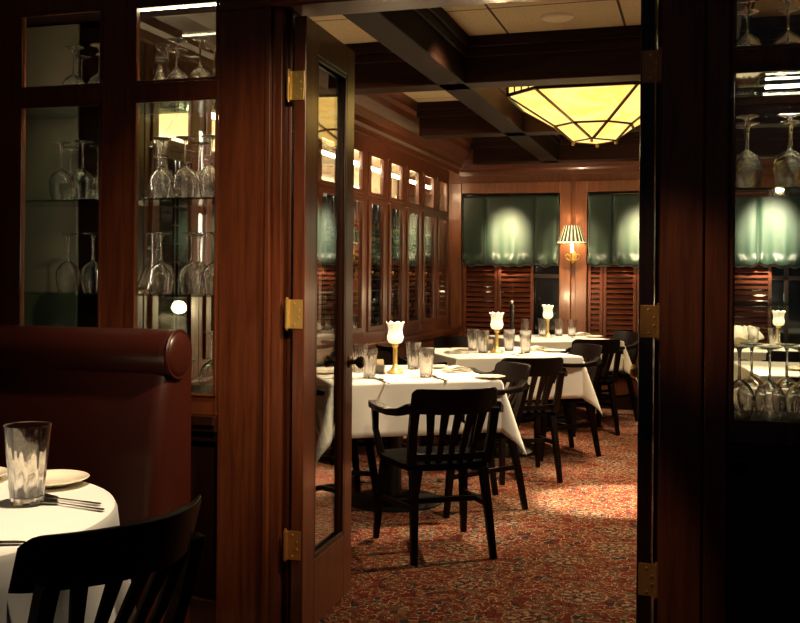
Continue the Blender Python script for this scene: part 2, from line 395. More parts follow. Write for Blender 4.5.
# doors (two glazed leaves, both swung into the inner room)
def door(name, side, pivot, yaw, W, m, flip):
    """leaf runs along +Y from the pivot; thickness towards -side."""
    t = .045; H = 2.235; st, tr, br = .125, .115, .25
    x0, x1 = (-t, 0) if side > 0 else (0, t)
    bm = bmesh.new()
    box(bm, x0, x1, 0, st, 0, H); box(bm, x0, x1, W-st*.8, W, 0, H)
    box(bm, x0, x1, st, W-st*.8, 0, br); box(bm, x0, x1, st, W-st*.8, H-tr, H)
    d = struct(name, bm, m, bevel=.003); d.location = pivot; d.rotation_euler.z = yaw
    a, b, c, e = st, W-st*.8, br, H-tr
    bm = bmesh.new()
    for xx in (x0+.006, x1-.006):
        for s0, s1, q0, q1 in ((a, b, c, c+.018), (a, b, e-.018, e), (a, a+.018, c, e), (b-.018, b, c, e)):
            box(bm, xx-.005, xx+.005, s0, s1, q0, q1)
    obj('glazing_bead', bm, 'dz', d, bevel=.003)
    obj('glass_pane', B((x0+x1)/2-.003, (x0+x1)/2+.003, a, b, c, e), 'doorglass', d)
    for z in (.335, 1.165, 1.985):
        # knuckle sits in the gap on the jamb side, leaf on the hinge edge of the door
        px = x0-.018 if side > 0 else x1+.018
        bm = bmesh.new()
        for k in range(5): lathe(bm, [(0, 0), (.0085, 0), (.0085, .0205), (0, .0205)], 12, (px, -.008, z-.0525+k*.021))
        lathe(bm, [(0, 0), (.005, 0), (.006, .006), (0, .008)], 10, (px, -.008, z+.0525)); lathe(bm, [(0, 0), (.005, .002), (.005, .008), (0, .008)], 10, (px, -.008, z-.0605))
        xa, xb = (px, x1-.006) if side > 0 else (x0+.006, px)
        box(bm, xa, xb, -.0035, -.0005, z-.052, z+.052)
        h = obj('hinge', bm, 'brass' if z > 1 and side > 0 else 'oldbrass', d, bevel=.0008)
        for zz, xq in ((.038, .45), (.013, .75), (-.013, .75), (-.038, .45)):
            obj('screw', lathe(bmesh.new(), [(0, -.0035), (.0045, -.0035), (.004, -.0062), (.0015, -.0068), (0, -.0068)], 10, (xa+(xb-xa)*xq, 0, z+zz), 'y'), 'brass', h)
    for s in (1, -1):
        xx = x1 if s > 0 else x0
        bm = lathe(bmesh.new(), [(0, 0), (.026, 0), (.026, .004), (.011, .010), (.010, .028), (.018, .034), (.026, .044), (.027, .052), (.020, .062), (0, .066)], 24)
        xform(bm, lambda p: (xx + s*p.z, W-.05+p.x, .95+p.y))
        obj('door_knob', bm, 'bronze' if flip else 'brass', d, smooth=True)
    bm = B((x0+x1)/2-.012, (x0+x1)/2+.012, W-.001, W+.002, .86, 1.03)
    obj('latch_plate', bm, 'oldbrass', d)
    return d
door('door_1', 1, (-1.352, 3.255, .012), rad(2.6), .59, 'wz', True)
door('door_2', -1, (-.188, 3.25, .012), rad(-.3), .61, 'dz', False)  # shade on the right leaf is put into its darker wood

# ------------------------------------------------------------------ display cabinets built into the partition
def upright_tube(name, x0, x1, y, z, m, parent):
    bm = B(x0, x1, y-.018, y+.018, z+.006, z+.02)
    obj('light_housing', bm, 'black', parent)
    obj(name, lathe(bmesh.new(), [(0, x0+.02), (.004, x0+.02), (.004, x1-.02), (0, x1-.02)], 12, (0, y, z), 'x'), m, parent)
def display_cabinet(label, x0, x1, panes, fm, tubes, endm):
    d = thing('display_cabinet', label, 'cabinet', (0, 0, 0))
    ya, yb, yc = 3.235, 3.27, 3.575
    bm = bmesh.new(); xs = x0
    for a, b in panes:
        box(bm, xs, a, ya, yb, 0.80, 2.40); xs = b
    if xs < x1: box(bm, xs, x1, ya, yb, .80, 2.40)
    for a, b in panes:
        for z0, z1 in ((.80, .868), (1.968, 2.032), (2.325, 2.40)): box(bm, a, b, ya, yb, z0, z1)
        for (p, q) in ((.868, 1.968), (2.032, 2.325)):      # beads
            for s0, s1, t0, t1 in ((a, a+.010, p, q), (b-.010, b, p, q), (a, b, p, p+.010), (a, b, q-.010, q)): box(bm, s0, s1, ya-.006, ya+.004, t0, t1)
    obj('face_frame', bm, fm, d, bevel=.003)
    bm = bmesh.new()
    box(bm, x0, x1, 3.275, yc, .80, .865)                    # deck
    box(bm, x0, x1, 3.275, yc, 2.38, 2.40)
    box(bm, x0, x0+.02, 3.275, yc, .865, 2.38); box(bm, x1-.02, x1, 3.275, yc, .865, 2.38)
    obj('carcass', bm, 'dx', d)
    bm = bmesh.new()
    box(bm, x0, x1, 3.27, yc, .10, .80); box(bm, x0, x1, 3.235, 3.27, .0, .12)
    for k in range(int((x1-x0)/.42)+1):
        a = x0+k*.42; box(bm, a, min(a+.07, x1), 3.245, 3.27, .12, .80)
    box(bm, x0, x1, 3.245, 3.27, .70, .80); box(bm, x0, x1, 3.205, 3.245, .765, .80); box(bm, x0, x1, 3.22, 3.245, .74, .765)
    obj('base_panel', bm, 'dz', d, bevel=.004)
    for a, b in panes:
        for p, q in ((.868, 1.968), (2.032, 2.325)): obj('glass_pane', B(a, b, 3.250, 3.255, p, q), 'pane', d)
    for z in (1.98, 1.605, 1.24): obj('glass_shelf', B(x0+.021, x1-.021, 3.285, 3.555, z-.008, z), 'shelf', d)
    for (y, z, m) in tubes: upright_tube('light_tube', max(x0+.1, -2.16), x1-.04, y, z, m, d)
    return d
LC = display_cabinet('dark mahogany display cabinet left of the doorway behind the leather banquette', -2.95, -1.685, [(-2.55, -2.18), (-2.04, -1.69)], 'wz', [(3.36, 2.345, 'tube')], 'grey')
obj('back_panel', B(-2.93, -2.52, 3.558, 3.574, .866, 2.37), 'grey', LC)
obj('glass_pane', B(-2.52, -1.706, 3.562, 3.567, .866, 2.37), 'pane', LC)
RC = display_cabinet('nearly black see-through display cabinet right of the doorway', .086, 1.75, [(.091, .75), (.89, 1.6)], 'wz', [(3.50, 1.958, 'tube2')], 'dz')
obj('glass_pane', B(.107, 1.728, 3.562, 3.567, .866, 2.37), 'pane', RC)

# stemware
def wine_glass(label, group):
    w = thing('wine_glass', label, 'wine glass', (0, 0, 0), 0, group)
    # upside down: rim at z=0, foot on top at .235
    prof_o = [(.034, 0), (.041, .018), (.0465, .045), (.0475, .065), (.044, .088), (.033, .108), (.016, .120), (.0065, .127)]
    prof_i = [(.005, .1235), (.014, .1165), (.0315, .105), (.0425, .087), (.046, .065), (.045, .045), (.0395, .018), (.0328, .0004)]
    bm = lathe(bmesh.new(), [(0, .130)] + [(r, z) for r, z in reversed(prof_o)] + list(reversed(prof_i)) + [(0, .1255)], 28)
    obj('bowl', bm, 'glass', w, smooth=True)
    obj('stem', lathe(bmesh.new(), [(0, .1285), (.0062, .1285), (.0042, .145), (.0040, .195), (.0055, .215), (.010, .2255), (0, .2255)], 14), 'glass', w, smooth=True)
    obj('foot', lathe(bmesh.new(), [(0, .2254), (.012, .2256), (.036, .2325), (.0385, .2340), (.0375, .2352), (0, .2358)], 28), 'glass', w, smooth=True)
    return w
def decanter(label):
    w = thing('decanter', label, 'decanter')
    out = [(.066, 0), (.070, .010), (.066, .035), (.046, .085), (.030, .120), (.026, .150), (.027, .205), (.034, .232), (.036, .240)]
    inn = [(.032, .239), (.0245, .205), (.0235, .150), (.0275, .120), (.043, .085), (.062, .037), (.065, .014)]
    obj('body', lathe(bmesh.new(), [(0, 0)] + out + inn + [(0, .012)], 28), 'glass', w, smooth=True)
    obj('neck_ring', lathe(bmesh.new(), [(.0255, .172), (.030, .176), (.030, .182), (.0255, .186)], 24), 'glass', w, smooth=True)
    return w
def htube(x0, x1, y, z, par):
    obj('added_rail_tube', lathe(bmesh.new(), [(0, x0), (.007, x0), (.007, x1), (0, x1)], 10, (0, y, z), 'x'), 'tube', par)
htube(-2.54, -2.19, 3.282, 2.004, LC); htube(-2.03, -1.71, 3.282, 2.004, LC); htube(.11, .74, 3.282, 2.004, RC)  # unseen tubes added behind the mid rail to light the glassware
for z0, z1 in ((1.26, 1.58), (1.63, 1.94)):
    obj('added_upright_tube', lathe(bmesh.new(), [(0, z0), (.007, z0), (.007, z1), (0, z1)], 10, (-2.085, 3.295, 0)), 'tube2', LC)  # unseen tubes added behind the stile for glints in the stemware
SHN = {1.98: 'top shelf', 1.605: 'second shelf', 1.24: 'third shelf', .865: 'bottom deck'}
rows = [  # x at front plane, shelf z, back row?
 ('left', "left pane", 1.98, [(-2.385, 0), (-2.40, 1), (-2.265, 0), (-2.29, 1)]),
 ('left', "right pane", 1.98, [(-1.925, 0), (-1.96, 1), (-1.825, 0), (-1.80, 1), (-1.722, 0)]),
 ('left', "left pane", 1.605, [(-2.44, 0), (-2.445, 1), (-2.34, 0), (-2.315, 1), (-2.225, 0)]),
 ('left', "right pane", 1.605, [(-1.985, 0), (-1.885, 0), (-1.86, 1), (-1.775, 0), (-1.755, 1)]),
 ('left', "left pane", 1.24, [(-2.405, 0), (-2.29, 0), (-2.25, 1)]),
 ('left', "right pane", 1.24, [(-1.985, 0), (-1.855, 0), (-1.86, 1), (-1.755, 0)]),
 ('left', "right pane", .865, [(-1.765, 0), (-1.99, 0)]),
 ('right', "left pane", 1.98, [(.141, 0), (.147, 1), (.262, 0), (.275, 1), (.40, 0)]),
 ('right', "left pane", 1.605, [(.141, 0), (.152, 1), (.270, 0), (.288, 1), (.40, 0)]),
 ('right', "left pane", .865, [(.125, 0), (.217, 0), (.17, 1), (.31, 0), (.28, 1), (.42, 0)]),
]
proto = None
for side, pane, z, lst in rows:
    lst = sorted(lst)
    for k, (x, bk) in enumerate(lst):
        lab = 'upturned wine glass, %s, %s of %s cabinet, %s from left%s' % (SHN[z], pane, side, ORD[k], ', back row' if bk else '')
        y = 3.50 if bk else 3.345
        g = 'upturned wine glasses in the %s display cabinet' % side
        if bk: x = x*1.025 if x < 0 else x
        if proto is None: proto = wine_glass(lab, g); proto.location = (x, y, z+.0005)
        else: dup(proto, (x, y, z+.0005), random.random()*6, lab, g)
dec = decanter('clear glass decanter on the top shelf of the left display cabinet')
dec.location = (-2.035, 3.42, 1.9805)
dup(dec, (-2.06, 3.46, 1.6055), 0, 'clear glass decanter on the second shelf of the left display cabinet')
dup(dec, (-2.085, 3.46, 1.2405), 0, 'clear glass decanter on the third shelf of the left display cabinet')

# ------------------------------------------------------------------ wine cabinets along the left wall
XF = -2.40
def wine_cabinet(label, yc):
    d = thing('wine_cabinet', label, 'cabinet', (XF, yc, .80), 0, 'wine cabinets along the left wall')
    h = .254; p = .15
    bm = bmesh.new()   # face frame (local: front at x=0, body towards -x)
    for s in (-1, 1): box(bm, -.04, 0, min(s*h, s*(h-.045)), max(s*h, s*(h-.045)), 0, 1.56)
    for z0, z1 in ((0, .085), (1.10, 1.122), (1.452, 1.56)): box(bm, -.04, 0, -h+.045, h-.045, z0, z1)
    obj('face_frame', bm, 'wz', d, bevel=.003)
    bm = bmesh.new()
    box(bm, -.56, -.041, -h, h, 0, .02); box(bm, -.56, -.041, -h, h, 1.52, 1.54); box(bm, -.58, -.56, -h, h, 0, 1.54)
    box(bm, -.54, -.05, -h, h, 1.115, 1.13)
    obj('carcass', bm, 'dz', d)
    bm = bmesh.new()
    for s in (-1, 1): box(bm, -.012, .014, min(s*p, s*(p+.056)), max(s*p, s*(p+.056)), .088, 1.097)
    for z0, z1 in ((.088, .125), (1.06, 1.097)): box(bm, -.012, .014, -p, p, z0, z1)
    dr = obj('door', bm, 'wz', d, bevel=.004)
    obj('door_pane', B(-.003, .003, -p, p, .125, 1.06), 'pane', dr)
    obj('knob', lathe(bmesh.new(), [(0, .012), (.005, .012), (.004, .024), (.010, .030), (.010, .036), (0, .040)], 14, (.002, -p-.03, .54), 'x'), 'brass', dr, smooth=True)
    bm = bmesh.new()
    for s in (-1, 1): box(bm, -.012, .010, min(s*p, s*(p+.056)), max(s*p, s*(p+.056)), 1.122, 1.452)
    for z0, z1 in ((1.122, 1.150), (1.425, 1.452)): box(bm, -.012, .010, -p, p, z0, z1)
    tr = obj('transom', bm, 'wz', d, bevel=.004)
    obj('transom_pane', B(-.003, .003, -p, p, 1.150, 1.425), 'pane', tr)
    bm = bmesh.new()
    for k in range(10):
        z = .12+k*.092
        box(bm, -.125, -.11, -h, h, z-.006, z+.001); box(bm, -.45, -.435, -h, h, z-.006, z+.001)
    for s in (-.235, -.09, .09, .235):
        for xx in (-.133, -.427): box(bm, xx-.006, xx+.006, s-.005, s+.005, .025, 1.10)
    obj('bottle_rack', bm, 'dz', d)
    obj('light_tube', lathe(bmesh.new(), [(0, -.24), (.014, -.24), (.014, .24), (0, .24)], 10, (-.16, 0, 1.385), 'y'), 'tube3', d)
    obj('added_lower_tube', lathe(bmesh.new(), [(0, -.18), (.008, -.18), (.008, .18), (0, .18)], 10, (-.060, 0, 1.098), 'y'), 'tube2', d)  # added tube, tucked behind the frame, to bring out the bottles
    obj('lit_back', B(-.545, -.54, -h, h, 1.131, 1.519), 'china', d)
    obj('lit_ceiling', B(-.54, -.05, -h, h, 1.512, 1.519), 'china', d)
    return d
FROMBACK = ['nearest the back wall'] + ['%s from the back wall' % o for o in ORD[1:]]
ys = [9.25-.51*k for k in range(11)]
wc0 = wine_cabinet('tall mahogany wine cabinet with glass door, ' + FROMBACK[0], ys[0])
for k, y in enumerate(ys[1:], 1):
    dup(wc0, (XF, y, .80), 0, 'tall mahogany wine cabinet with glass door, ' + FROMBACK[k])
def wine_bottle(label, capm):
    t = thing('wine_bottle', label, 'wine bottle')
    obj('bottle_body', lathe(bmesh.new(), [(0, 0), (.036, 0), (.038, .006), (.038, .19), (.030, .215), (.015, .235), (.0145, .262)], 16, (0, 0, 0), 'x'), 'bottle', t, smooth=True)
    obj('foil_cap', lathe(bmesh.new(), [(.0145, .255), (.0158, .257), (.0158, .290), (.0172, .291), (.0172, .302), (0, .303)], 14, (0, 0, 0), 'x'), capm, t, smooth=True)
    return t
bprot = {}
for k in range(6):
    for r in range(9):
        for c in (-.165, -.06, .06, .165):
            if random.random() < (.42 if abs(c) > .1 else .25): continue
            cm = random.choice(['cap_red', 'cap_gold', 'cap_gold'])
            lab = '%s-foil wine bottle, rack row %s from bottom, %s column, wine cabinet %s' % ('red' if cm == 'cap_red' else 'gold', ORD[r], ORD[(-.165, -.06, .06, .165).index(c)], FROMBACK[k].replace(' the', ''))
            loc = (XF-.37, ys[k]+c, .80+.12+r*.092+.001+.038)
            g = '%s foil bottles in the wine cabinet %s' % ('red' if cm == 'cap_red' else 'gold', FROMBACK[k])
            if cm not in bprot: bprot[cm] = wine_bottle(lab, cm); bprot[cm].location = loc; bprot[cm]['group'] = g
            else: dup(bprot[cm], loc, 0, lab, g)
# base cabinets under a continuous ledge
bm = bmesh.new()
box(bm, -2.98, XF+.05, 3.62, 9.95, .765, .80); box(bm, -2.98, XF+.035, 3.62, 9.95, .735, .765)
tag(obj('counter_ledge', bm, 'wy', bevel=.008), 'moulded mahogany ledge running under the wine cabinets', 'ledge')
def base_cab(yc, w):
    bm = bmesh.new(); box(bm, -.58, 0, -w/2, w/2, .0, .734); box(bm, -.58, .02, -w/2, w/2, 0, .10)
    return bm
bl = None
for k in range(6):
    y0 = 9.50-1.02*k; lab = 'dark base cabinet under the ledge, %s' % FROMBACK[k]
    if bl is None:
        bl = thing('base_cabinet', lab, 'cabinet', (XF, y0-.51, 0), 0, 'base cabinets under the wine cabinets')
        obj('carcass', base_cab(0, 1.018), 'dz', bl, bevel=.003)
        for s in (-1, 1):
            dr = obj('door', B(0, .018, s*.255-.235, s*.255+.235, .12, .71), 'wz', bl, bevel=.004)
            obj('door_panel', B(.018, .022, s*.255-.17, s*.255+.17, .19, .64), 'wz', dr, bevel=.003)
            obj('knob', lathe(bmesh.new(), [(0, .018), (.005, .018), (.004, .03), (.010, .036), (.010, .042), (0, .046)], 12, (0, s*.05, .60), 'x'), 'brass', dr)
    else: dup(bl, (XF, y0-.51, 0), 0, lab)

# ------------------------------------------------------------------ curtains and shutters
def curtain(i, a, b, label):
    bm = bmesh.new(); nx, nz = 120, 26; W = b-a; g = []
    pleat = [0, .24, .76, 1]
    for j in range(nz+1):
        v = j/nz; row = []
        for k in range(nx+1):
            u = k/nx
            # swags between the gather lines
            for q in range(3):
                if pleat[q] <= u <= pleat[q+1]+1e-6: s = (u-pleat[q])/(pleat[q+1]-pleat[q]); break
            arch = sin(PI*max(0, min(1, s)))
            z = 2.145-.73*v*(1-.03*(1-arch)*v)
            puff = max(0, (v-.84)/.16)
            y = -.045-.018*arch**.6*(.4+.6*v) - .010*sin(u*27+i)*v*v - .006*sin(u*61+2*i)*v**3 - .035*sin(PI*puff)*(.6+.4*sin(u*41+i*2))
            if v > .97: y += .02
            y += .034*(1-arch)**9*(.35+.65*v)
            z += .008*sin(u*49+i)*puff
            row.append(bm.verts.new((a+.008+u*(W-.016), 10+y, z)))
        g.append(row)
    for j in range(nz):
        for k in range(nx): bm.faces.new((g[j][k], g[j+1][k], g[j+1][k+1], g[j][k+1]))
    o = obj('balloon_curtain', bm, 'green', smooth=True)
    sd = o.modifiers.new('thick', 'SOLIDIFY'); sd.thickness = .004; sd.offset = 1
    tag(o, label, 'curtain', 'green balloon curtains on the back windows')
CL = ['dark green balloon curtain over the leftmost back window beside the wine cabinets', 'dark green balloon curtain on the window right of the wall sconce', 'dark green balloon curtain seen through the right display cabinet', 'dark green balloon curtain over the rightmost back window']
for i, (a, b) in enumerate(WN[:3]): curtain(i, a, b, CL[i])
def shutter(a, b, label):
    d = thing('shutter_panel', label, 'shutter', ((a+b)/2, 10.035, .56), 0, 'louvred shutters on the back windows')
    w = (b-a)/2; H = 1.58; st = .032
    bm = bmesh.new()
    for s in (-1, 1): box(bm, min(s*w, s*(w-st)), max(s*w, s*(w-st)), -.02, .02, 0, H)
    box(bm, -w+st, w-st, -.018, .018, 0, .07); box(bm, -w+st, w-st, -.018, .018, H-.06, H)
    obj('shutter_frame', bm, 'shut', d, bevel=.003)
    bm = bmesh.new(); nl = 27
    for k in range(nl):
        z = .09+k*(H-.16)/nl; c = bmesh.new()
        sweep(bm, [(-w+st, 0, z), (w-st, 0, z)], (.007, .050), up=(0, .74, .67))
        c.free()
    obj('louvres', bm, 'shut', d)
    return d
for a, b, lab in ((-2.375, -2.005, 'red-brown louvred shutter at the far left of the leftmost back window'), (-2.0, -1.63, 'red-brown louvred shutter in the middle of the leftmost back window'),
                  (-1.08, -.93, 'narrow louvred shutter at the left edge of the window right of the sconce'), (-.925, -.60, 'wide louvred shutter behind the farthest table, right of the sconce'),
                  (-.595, -.07, 'louvred shutter hidden largely by the right door leaf'), (.29, .66, 'louvred shutter seen through the right display cabinet')):
    shutter(a, b, lab)

# ------------------------------------------------------------------ wall sconce
sc = thing('wall_sconce', 'brass candle sconce with pleated dark green shade between the back windows', 'wall lamp', (-1.22, 9.955, 1.50))
obj('back_plate', xform(lathe(bmesh.new(), [(0, 0), (.035, 0), (.035, .008), (.018, .016), (0, .018)], 20), lambda p: (p.x, -p.z, p.y*1.8+.02)), 'brass', sc, smooth=True)
bm = bmesh.new()
sweep(bm, [(0, -.015, .02), (0, -.05, -.03), (0, -.09, -.03), (0, -.11, .02), (0, -.11, .05)], [.006]*5, roundsec=8)
for s in (-1, 1): sweep(bm, [(0, -.02, 0), (s*.03, -.04, -.02), (s*.06, -.05, 0), (s*.07, -.05, .03), (s*.05, -.05, .045), (s*.035, -.05, .03)], [.005]*6, roundsec=8)
lathe(bm, [(0, -.06), (.010, -.05), (.006, -.035), (.014, -.02), (0, 0)], 12, (0, -.045, 0))
lathe(bm, [(0, .045), (.026, .05), (.030, .058), (.012, .06), (0, .06)], 16, (0, -.11, 0))
obj('arm', bm, 'brass', sc, smooth=True)
obj('candle_sleeve', lathe(bmesh.new(), [(0, .06), (.014, .06), (.014, .19), (0, .19)], 14, (0, -.11, 0)), 'candle', sc)
sh = obj('lamp_shade', lathe(bmesh.new(), [(.138, .152), (.142, .152), (.142, .160), (.083, .322), (.079, .322), (.137, .160)], 60, (0, 0, 0)), 'pleat', sc, loc=(0, -.11, 0))
obj('shade_trim', lathe(bmesh.new(), [(.1415, .150), (.146, .150), (.146, .162), (.1415, .162)], 40), 'cloth', sh)
light('POINT', 'sconce bulb', (-1.22, 9.845, 1.72), 5, (1, .75, .42), size=.02)

# ------------------------------------------------------------------ stained-glass ceiling lamp
def octa(h, c, z): return [(-h+c, -h, z), (h-c, -h, z), (h, -h+c, z), (h, h-c, z), (h-c, h, z), (-h+c, h, z), (-h, h-c, z), (-h, -h+c, z)]
pl = thing('ceiling_lamp', 'large octagonal amber stained-glass ceiling lamp between the dark beams', 'ceiling lamp', (-.675, 6.60, 0))
T = [octa(.525, .215, 2.552), octa(.525, .215, 2.492), octa(.245, .14, 2.315), octa(.14, .136, 2.222)]
for k, nm in ((0, 'shade_skirt'), (1, 'shade_panels'), (2, 'shade_bowl')):
    bm = bmesh.new(); a = [bm.verts.new(p) for p in T[k]]; b = [bm.verts.new(p) for p in T[k+1]]
    for q in range(8): bm.faces.new((a[q], a[(q+1) % 8], b[(q+1) % 8], b[q]))
    if k == 2: bm.faces.new(b)
    o = obj(nm, bm, 'stain', pl)
    o.modifiers.new('thick', 'SOLIDIFY').thickness = .003
bm = bmesh.new()
for k in range(4): sweep(bm, T[k], (.020, .020) if k < 3 else (.014, .014), closed=True)
for k in range(3):
    for q in range(8): sweep(bm, [T[k][q], T[k+1][q]], (.018, .018))
for q in range(8):          # studs along the skirt
    for w in (.25, .5, .75):
        p = Vector(T[1][q]).lerp(Vector(T[1][(q+1) % 8]), w); sweep(bm, [p, p+Vector((0, 0, .055))], (.010, .010))
obj('leading', bm, 'bronze', pl)
bm = bmesh.new()
for x, y, z in T[3][::2]: lathe(bm, [(0, -.030), (.010, -.025), (.012, -.016), (.006, -.006), (0, 0)], 12, (x, y, z))
obj('finials', bm, 'brass', pl, smooth=True)
bm = bmesh.new()
lathe(bm, [(0, 2.69), (.09, 2.69), (.07, 2.719), (0, 2.719)], 24)
for sx in (-1, 1):
    for sy in (-1, 1): sweep(bm, [(sx*.50, sy*.25, 2.552), (sx*.05, sy*.03, 2.70)], [.006, .006], roundsec=8)
obj('hanger', bm, 'bronze', pl)
light('POINT', 'ceiling lamp bulb', (-.675, 6.60, 2.50), 30, (1, .72, .32), size=.08)
cs = obj('ceiling_speaker', lathe(bmesh.new(), [(0, 2.705), (.07, 2.705), (.085, 2.712), (.092, 2.7195), (0, 2.7195)], 32), 'speaker', smooth=True, loc=(-.745, 5.30, 0))
tag(cs, 'round cream speaker grille in the ceiling tiles nearest the doorway', 'speaker')

# ------------------------------------------------------------------ chairs
def armchair(label, cw=.205, arms=True):
    t = thing('armchair' if arms else 'side_chair', label, 'chair', (0, 0, 0), 0, 'dark wooden captain armchairs' if arms else None)
    px = .195 if arms else .205
    # saddle seat
    bm = bmesh.new(); nu, nv = 16, 14; top, bot = [], []
    for j in range(nv+1):
        v = -1+2*j/nv; ra, rb = [], []
        for i in range(nu+1):
            u = -1+2*i/nu
            wx = .235+.02*v - .02*max(0, abs(v)-.75)*4
            x, y = u*wx, v*.225 - .03*u*u*(1 if v > 0 else -1)
            dish = -.016*(1-min(1, (u*u*1.1+v*v*1.2))) + .006*max(0, v)*(1-abs(u))
            edge = .010*(max(abs(u), abs(v))**8)
            ra.append(bm.verts.new((x, y, .452+dish-edge))); rb.append(bm.verts.new((x*.97, y*.97, .412)))
        top.append(ra); bot.append(rb)
    for j in range(nv):
        for i in range(nu):
            bm.faces.new((top[j][i], top[j][i+1], top[j+1][i+1], top[j+1][i])); bm.faces.new((bot[j][i], bot[j+1][i], bot[j+1][i+1], bot[j][i+1]))
    rim = [(0, i) for i in range(nu)] + [(j, nu) for j in range(nv)] + [(nv, i) for i in range(nu, 0, -1)] + [(j, 0) for j in range(nv, 0, -1)]
    for k in range(len(rim)):
        a, b = rim[k], rim[(k+1) % len(rim)]
        bm.faces.new((top[a[0]][a[1]], bot[a[0]][a[1]], bot[b[0]][b[1]], top[b[0]][b[1]]))
    obj('seat', bm, 'seat', t, smooth=True)
    for s in (-1, 1):
        obj('leg', sweep(bmesh.new(), [(s*.195, -.275, 0), (s*.183, -.235, .22), (s*.172, -.19, .415)], [(.030, .030), (.036, .036), (.040, .040)], up=(0, 1, 0)), 'chair', t, bevel=.004)
        obj('leg', sweep(bmesh.new(), [(s*.235, .225, 0), (s*.222, .20, .22), (s*.205, .17, .415)], [(.028, .028), (.038, .038), (.042, .042)], up=(0, 1, 0)), 'chair', t, bevel=.004)
        obj('back_post', sweep(bmesh.new(), [(s*.185, -.20, .44), (s*px, -.235, .57), (s*px, -.275, .71)], [(.044, .032), (.040, .030), (.044, .030)], up=(0, 1, 0)), 'chair', t, bevel=.003)
        arm = [(s*(cw+.006), -.262, .712), (s*.245, -.205, .690), (s*.268, -.11, .680), (s*.282, 0, .682), (s*.285, .09, .688), (s*.272, .155, .690)]
        if arms: obj('arm', sweep(bmesh.new(), arm, [(.040, .050), (.045, .036), (.050, .030), (.055, .028), (.060, .028), (.052, .026)]), 'chair', t, bevel=.006)
        if arms: obj('arm_post', sweep(bmesh.new(), [(s*.235, .135, .435), (s*.262, .15, .56), (s*.272, .125, .678)], [(.034, .034), (.028, .028), (.034, .034)], up=(0, 1, 0)), 'chair', t, bevel=.004)
        obj('side_stretcher', sweep(bmesh.new(), [(s*.184, -.238, .245), (s*.222, .205, .215)], (.022, .026)), 'chair', t, bevel=.003)
    # crest: thick curved rail with rounded top corners
    bm = bmesh.new(); nseg = 44; R = []
    for k in range(nseg+1):
        q = -1+2*k/nseg; x = cw*q; y = -.340+.110*(q*cw/.246)**2
        h = .118*(1-.2*max(0, (abs(q)-.86)/.14)**2); zt = .805-.022*max(0, (abs(q)-.86)/.14)**2
        lean = .022
        nx, ny = -.9*q, 1; l = math.hypot(nx, ny); nx, ny = nx/l*.013, -ny/l*.013
        zb2 = zt-h
        R.append([bm.verts.new((x+nx, y+ny-lean, zt)), bm.verts.new((x-nx, y-ny-lean, zt)), bm.verts.new((x-nx, y-ny+lean*.3, zb2)), bm.verts.new((x+nx, y+ny+lean*.3, zb2))])
    for a, b in zip(R, R[1:]):
        for i in range(4): bm.faces.new((a[i], a[(i+1) % 4], b[(i+1) % 4], b[i]))
    bm.faces.new(R[0]); bm.faces.new(list(reversed(R[-1])))
    obj('crest_rail', bm, 'chair', t, bevel=.006, smooth=True)
    for k in range(5):
        q = (k-2)/2; x0, x1 = q*.105, q*.128*(1 if arms else 1.12)
        y1 = -.330+.110*(x1/.246)**2
        obj('slat', sweep(bmesh.new(), [(x0, -.205+.02*abs(q), .435), ((x0*1.0+x1)/2-.004*q, -.25, .56), (x1, y1, .70)], [(.024, .012), (.030, .012), (.042, .012)], up=(0, 1, 0)), 'chair', t, bevel=.002)
    obj('front_stretcher', sweep(bmesh.new(), [(-.203, -.02, .23), (.203, -.02, .23)], (.022, .026)), 'chair', t, bevel=.003)
    obj('lower_back_rail', sweep(bmesh.new(), [(-.186, -.205, .475), (0, -.228, .475), (.186, -.205, .475)], [(.022, .034)]*3), 'chair', t, bevel=.003)
    return t
def yaw_to(dx, dy): return math.atan2(-dx, dy)
A33 = rad(33); ux, uy = (cos(A33), sin(A33)), (-sin(A33), cos(A33))
TC = [(-1.70, 5.47), (-1.465, 7.27), (-1.31, 9.13)]
TN = ['nearest dining table', 'middle dining table', 'farthest dining table']
ch = armchair('dark armchair with its back to us in front of the nearest dining table')
ch.location = (-1.225, 4.62, 0); ch.rotation_euler.z = rad(34)
dup(ch, (-1.15, 6.44, 0), rad(30), 'dark armchair with its back to us in front of the middle dining table')
dup(ch, (-.94, 8.46, 0), rad(28), 'dark armchair with its back to us in front of the farthest dining table')
for i, (cx, cy) in enumerate(TC):
    # tucked chairs: right edge, left edge, far edge
    if i < 3: dup(ch, (cx+.43, cy+.03, 0) if i < 2 else (cx+.44, cy+.05, 0), yaw_to(-.8, -.6), 'dark armchair tucked under the right edge of the %s' % TN[i])
    if i == 0: dup(ch, (cx-.31, cy-.23, 0), yaw_to(.839, .545), 'dark armchair at the left edge of the nearest dining table, by the cabinets')
    if i == 1: dup(ch, (cx-.47, cy-.28, 0), yaw_to(.839, .545), 'dark armchair at the left edge of the middle dining table')
    if i < 2: dup(ch, (cx-.32, cy+.50, 0), yaw_to(.545, -.839), 'dark armchair on the far side of the %s' % TN[i])
dup(ch, (.62, 7.75, 0), rad(10), 'reddish dark armchair in front of the table behind the right display cabinet')
dup(ch, (.10, 8.45, 0), rad(-80), 'dark armchair at the left of the table behind the right display cabinet')
dup(ch, (.70, 5.75, 0), rad(-10), 'dark armchair just behind the right display cabinet')
ch2 = armchair('dark armless wooden chair in the left foreground beside the round table', .246, False); ch2.location = (-1.434, 1.914, 0); ch2.rotation_euler.z = rad(75)

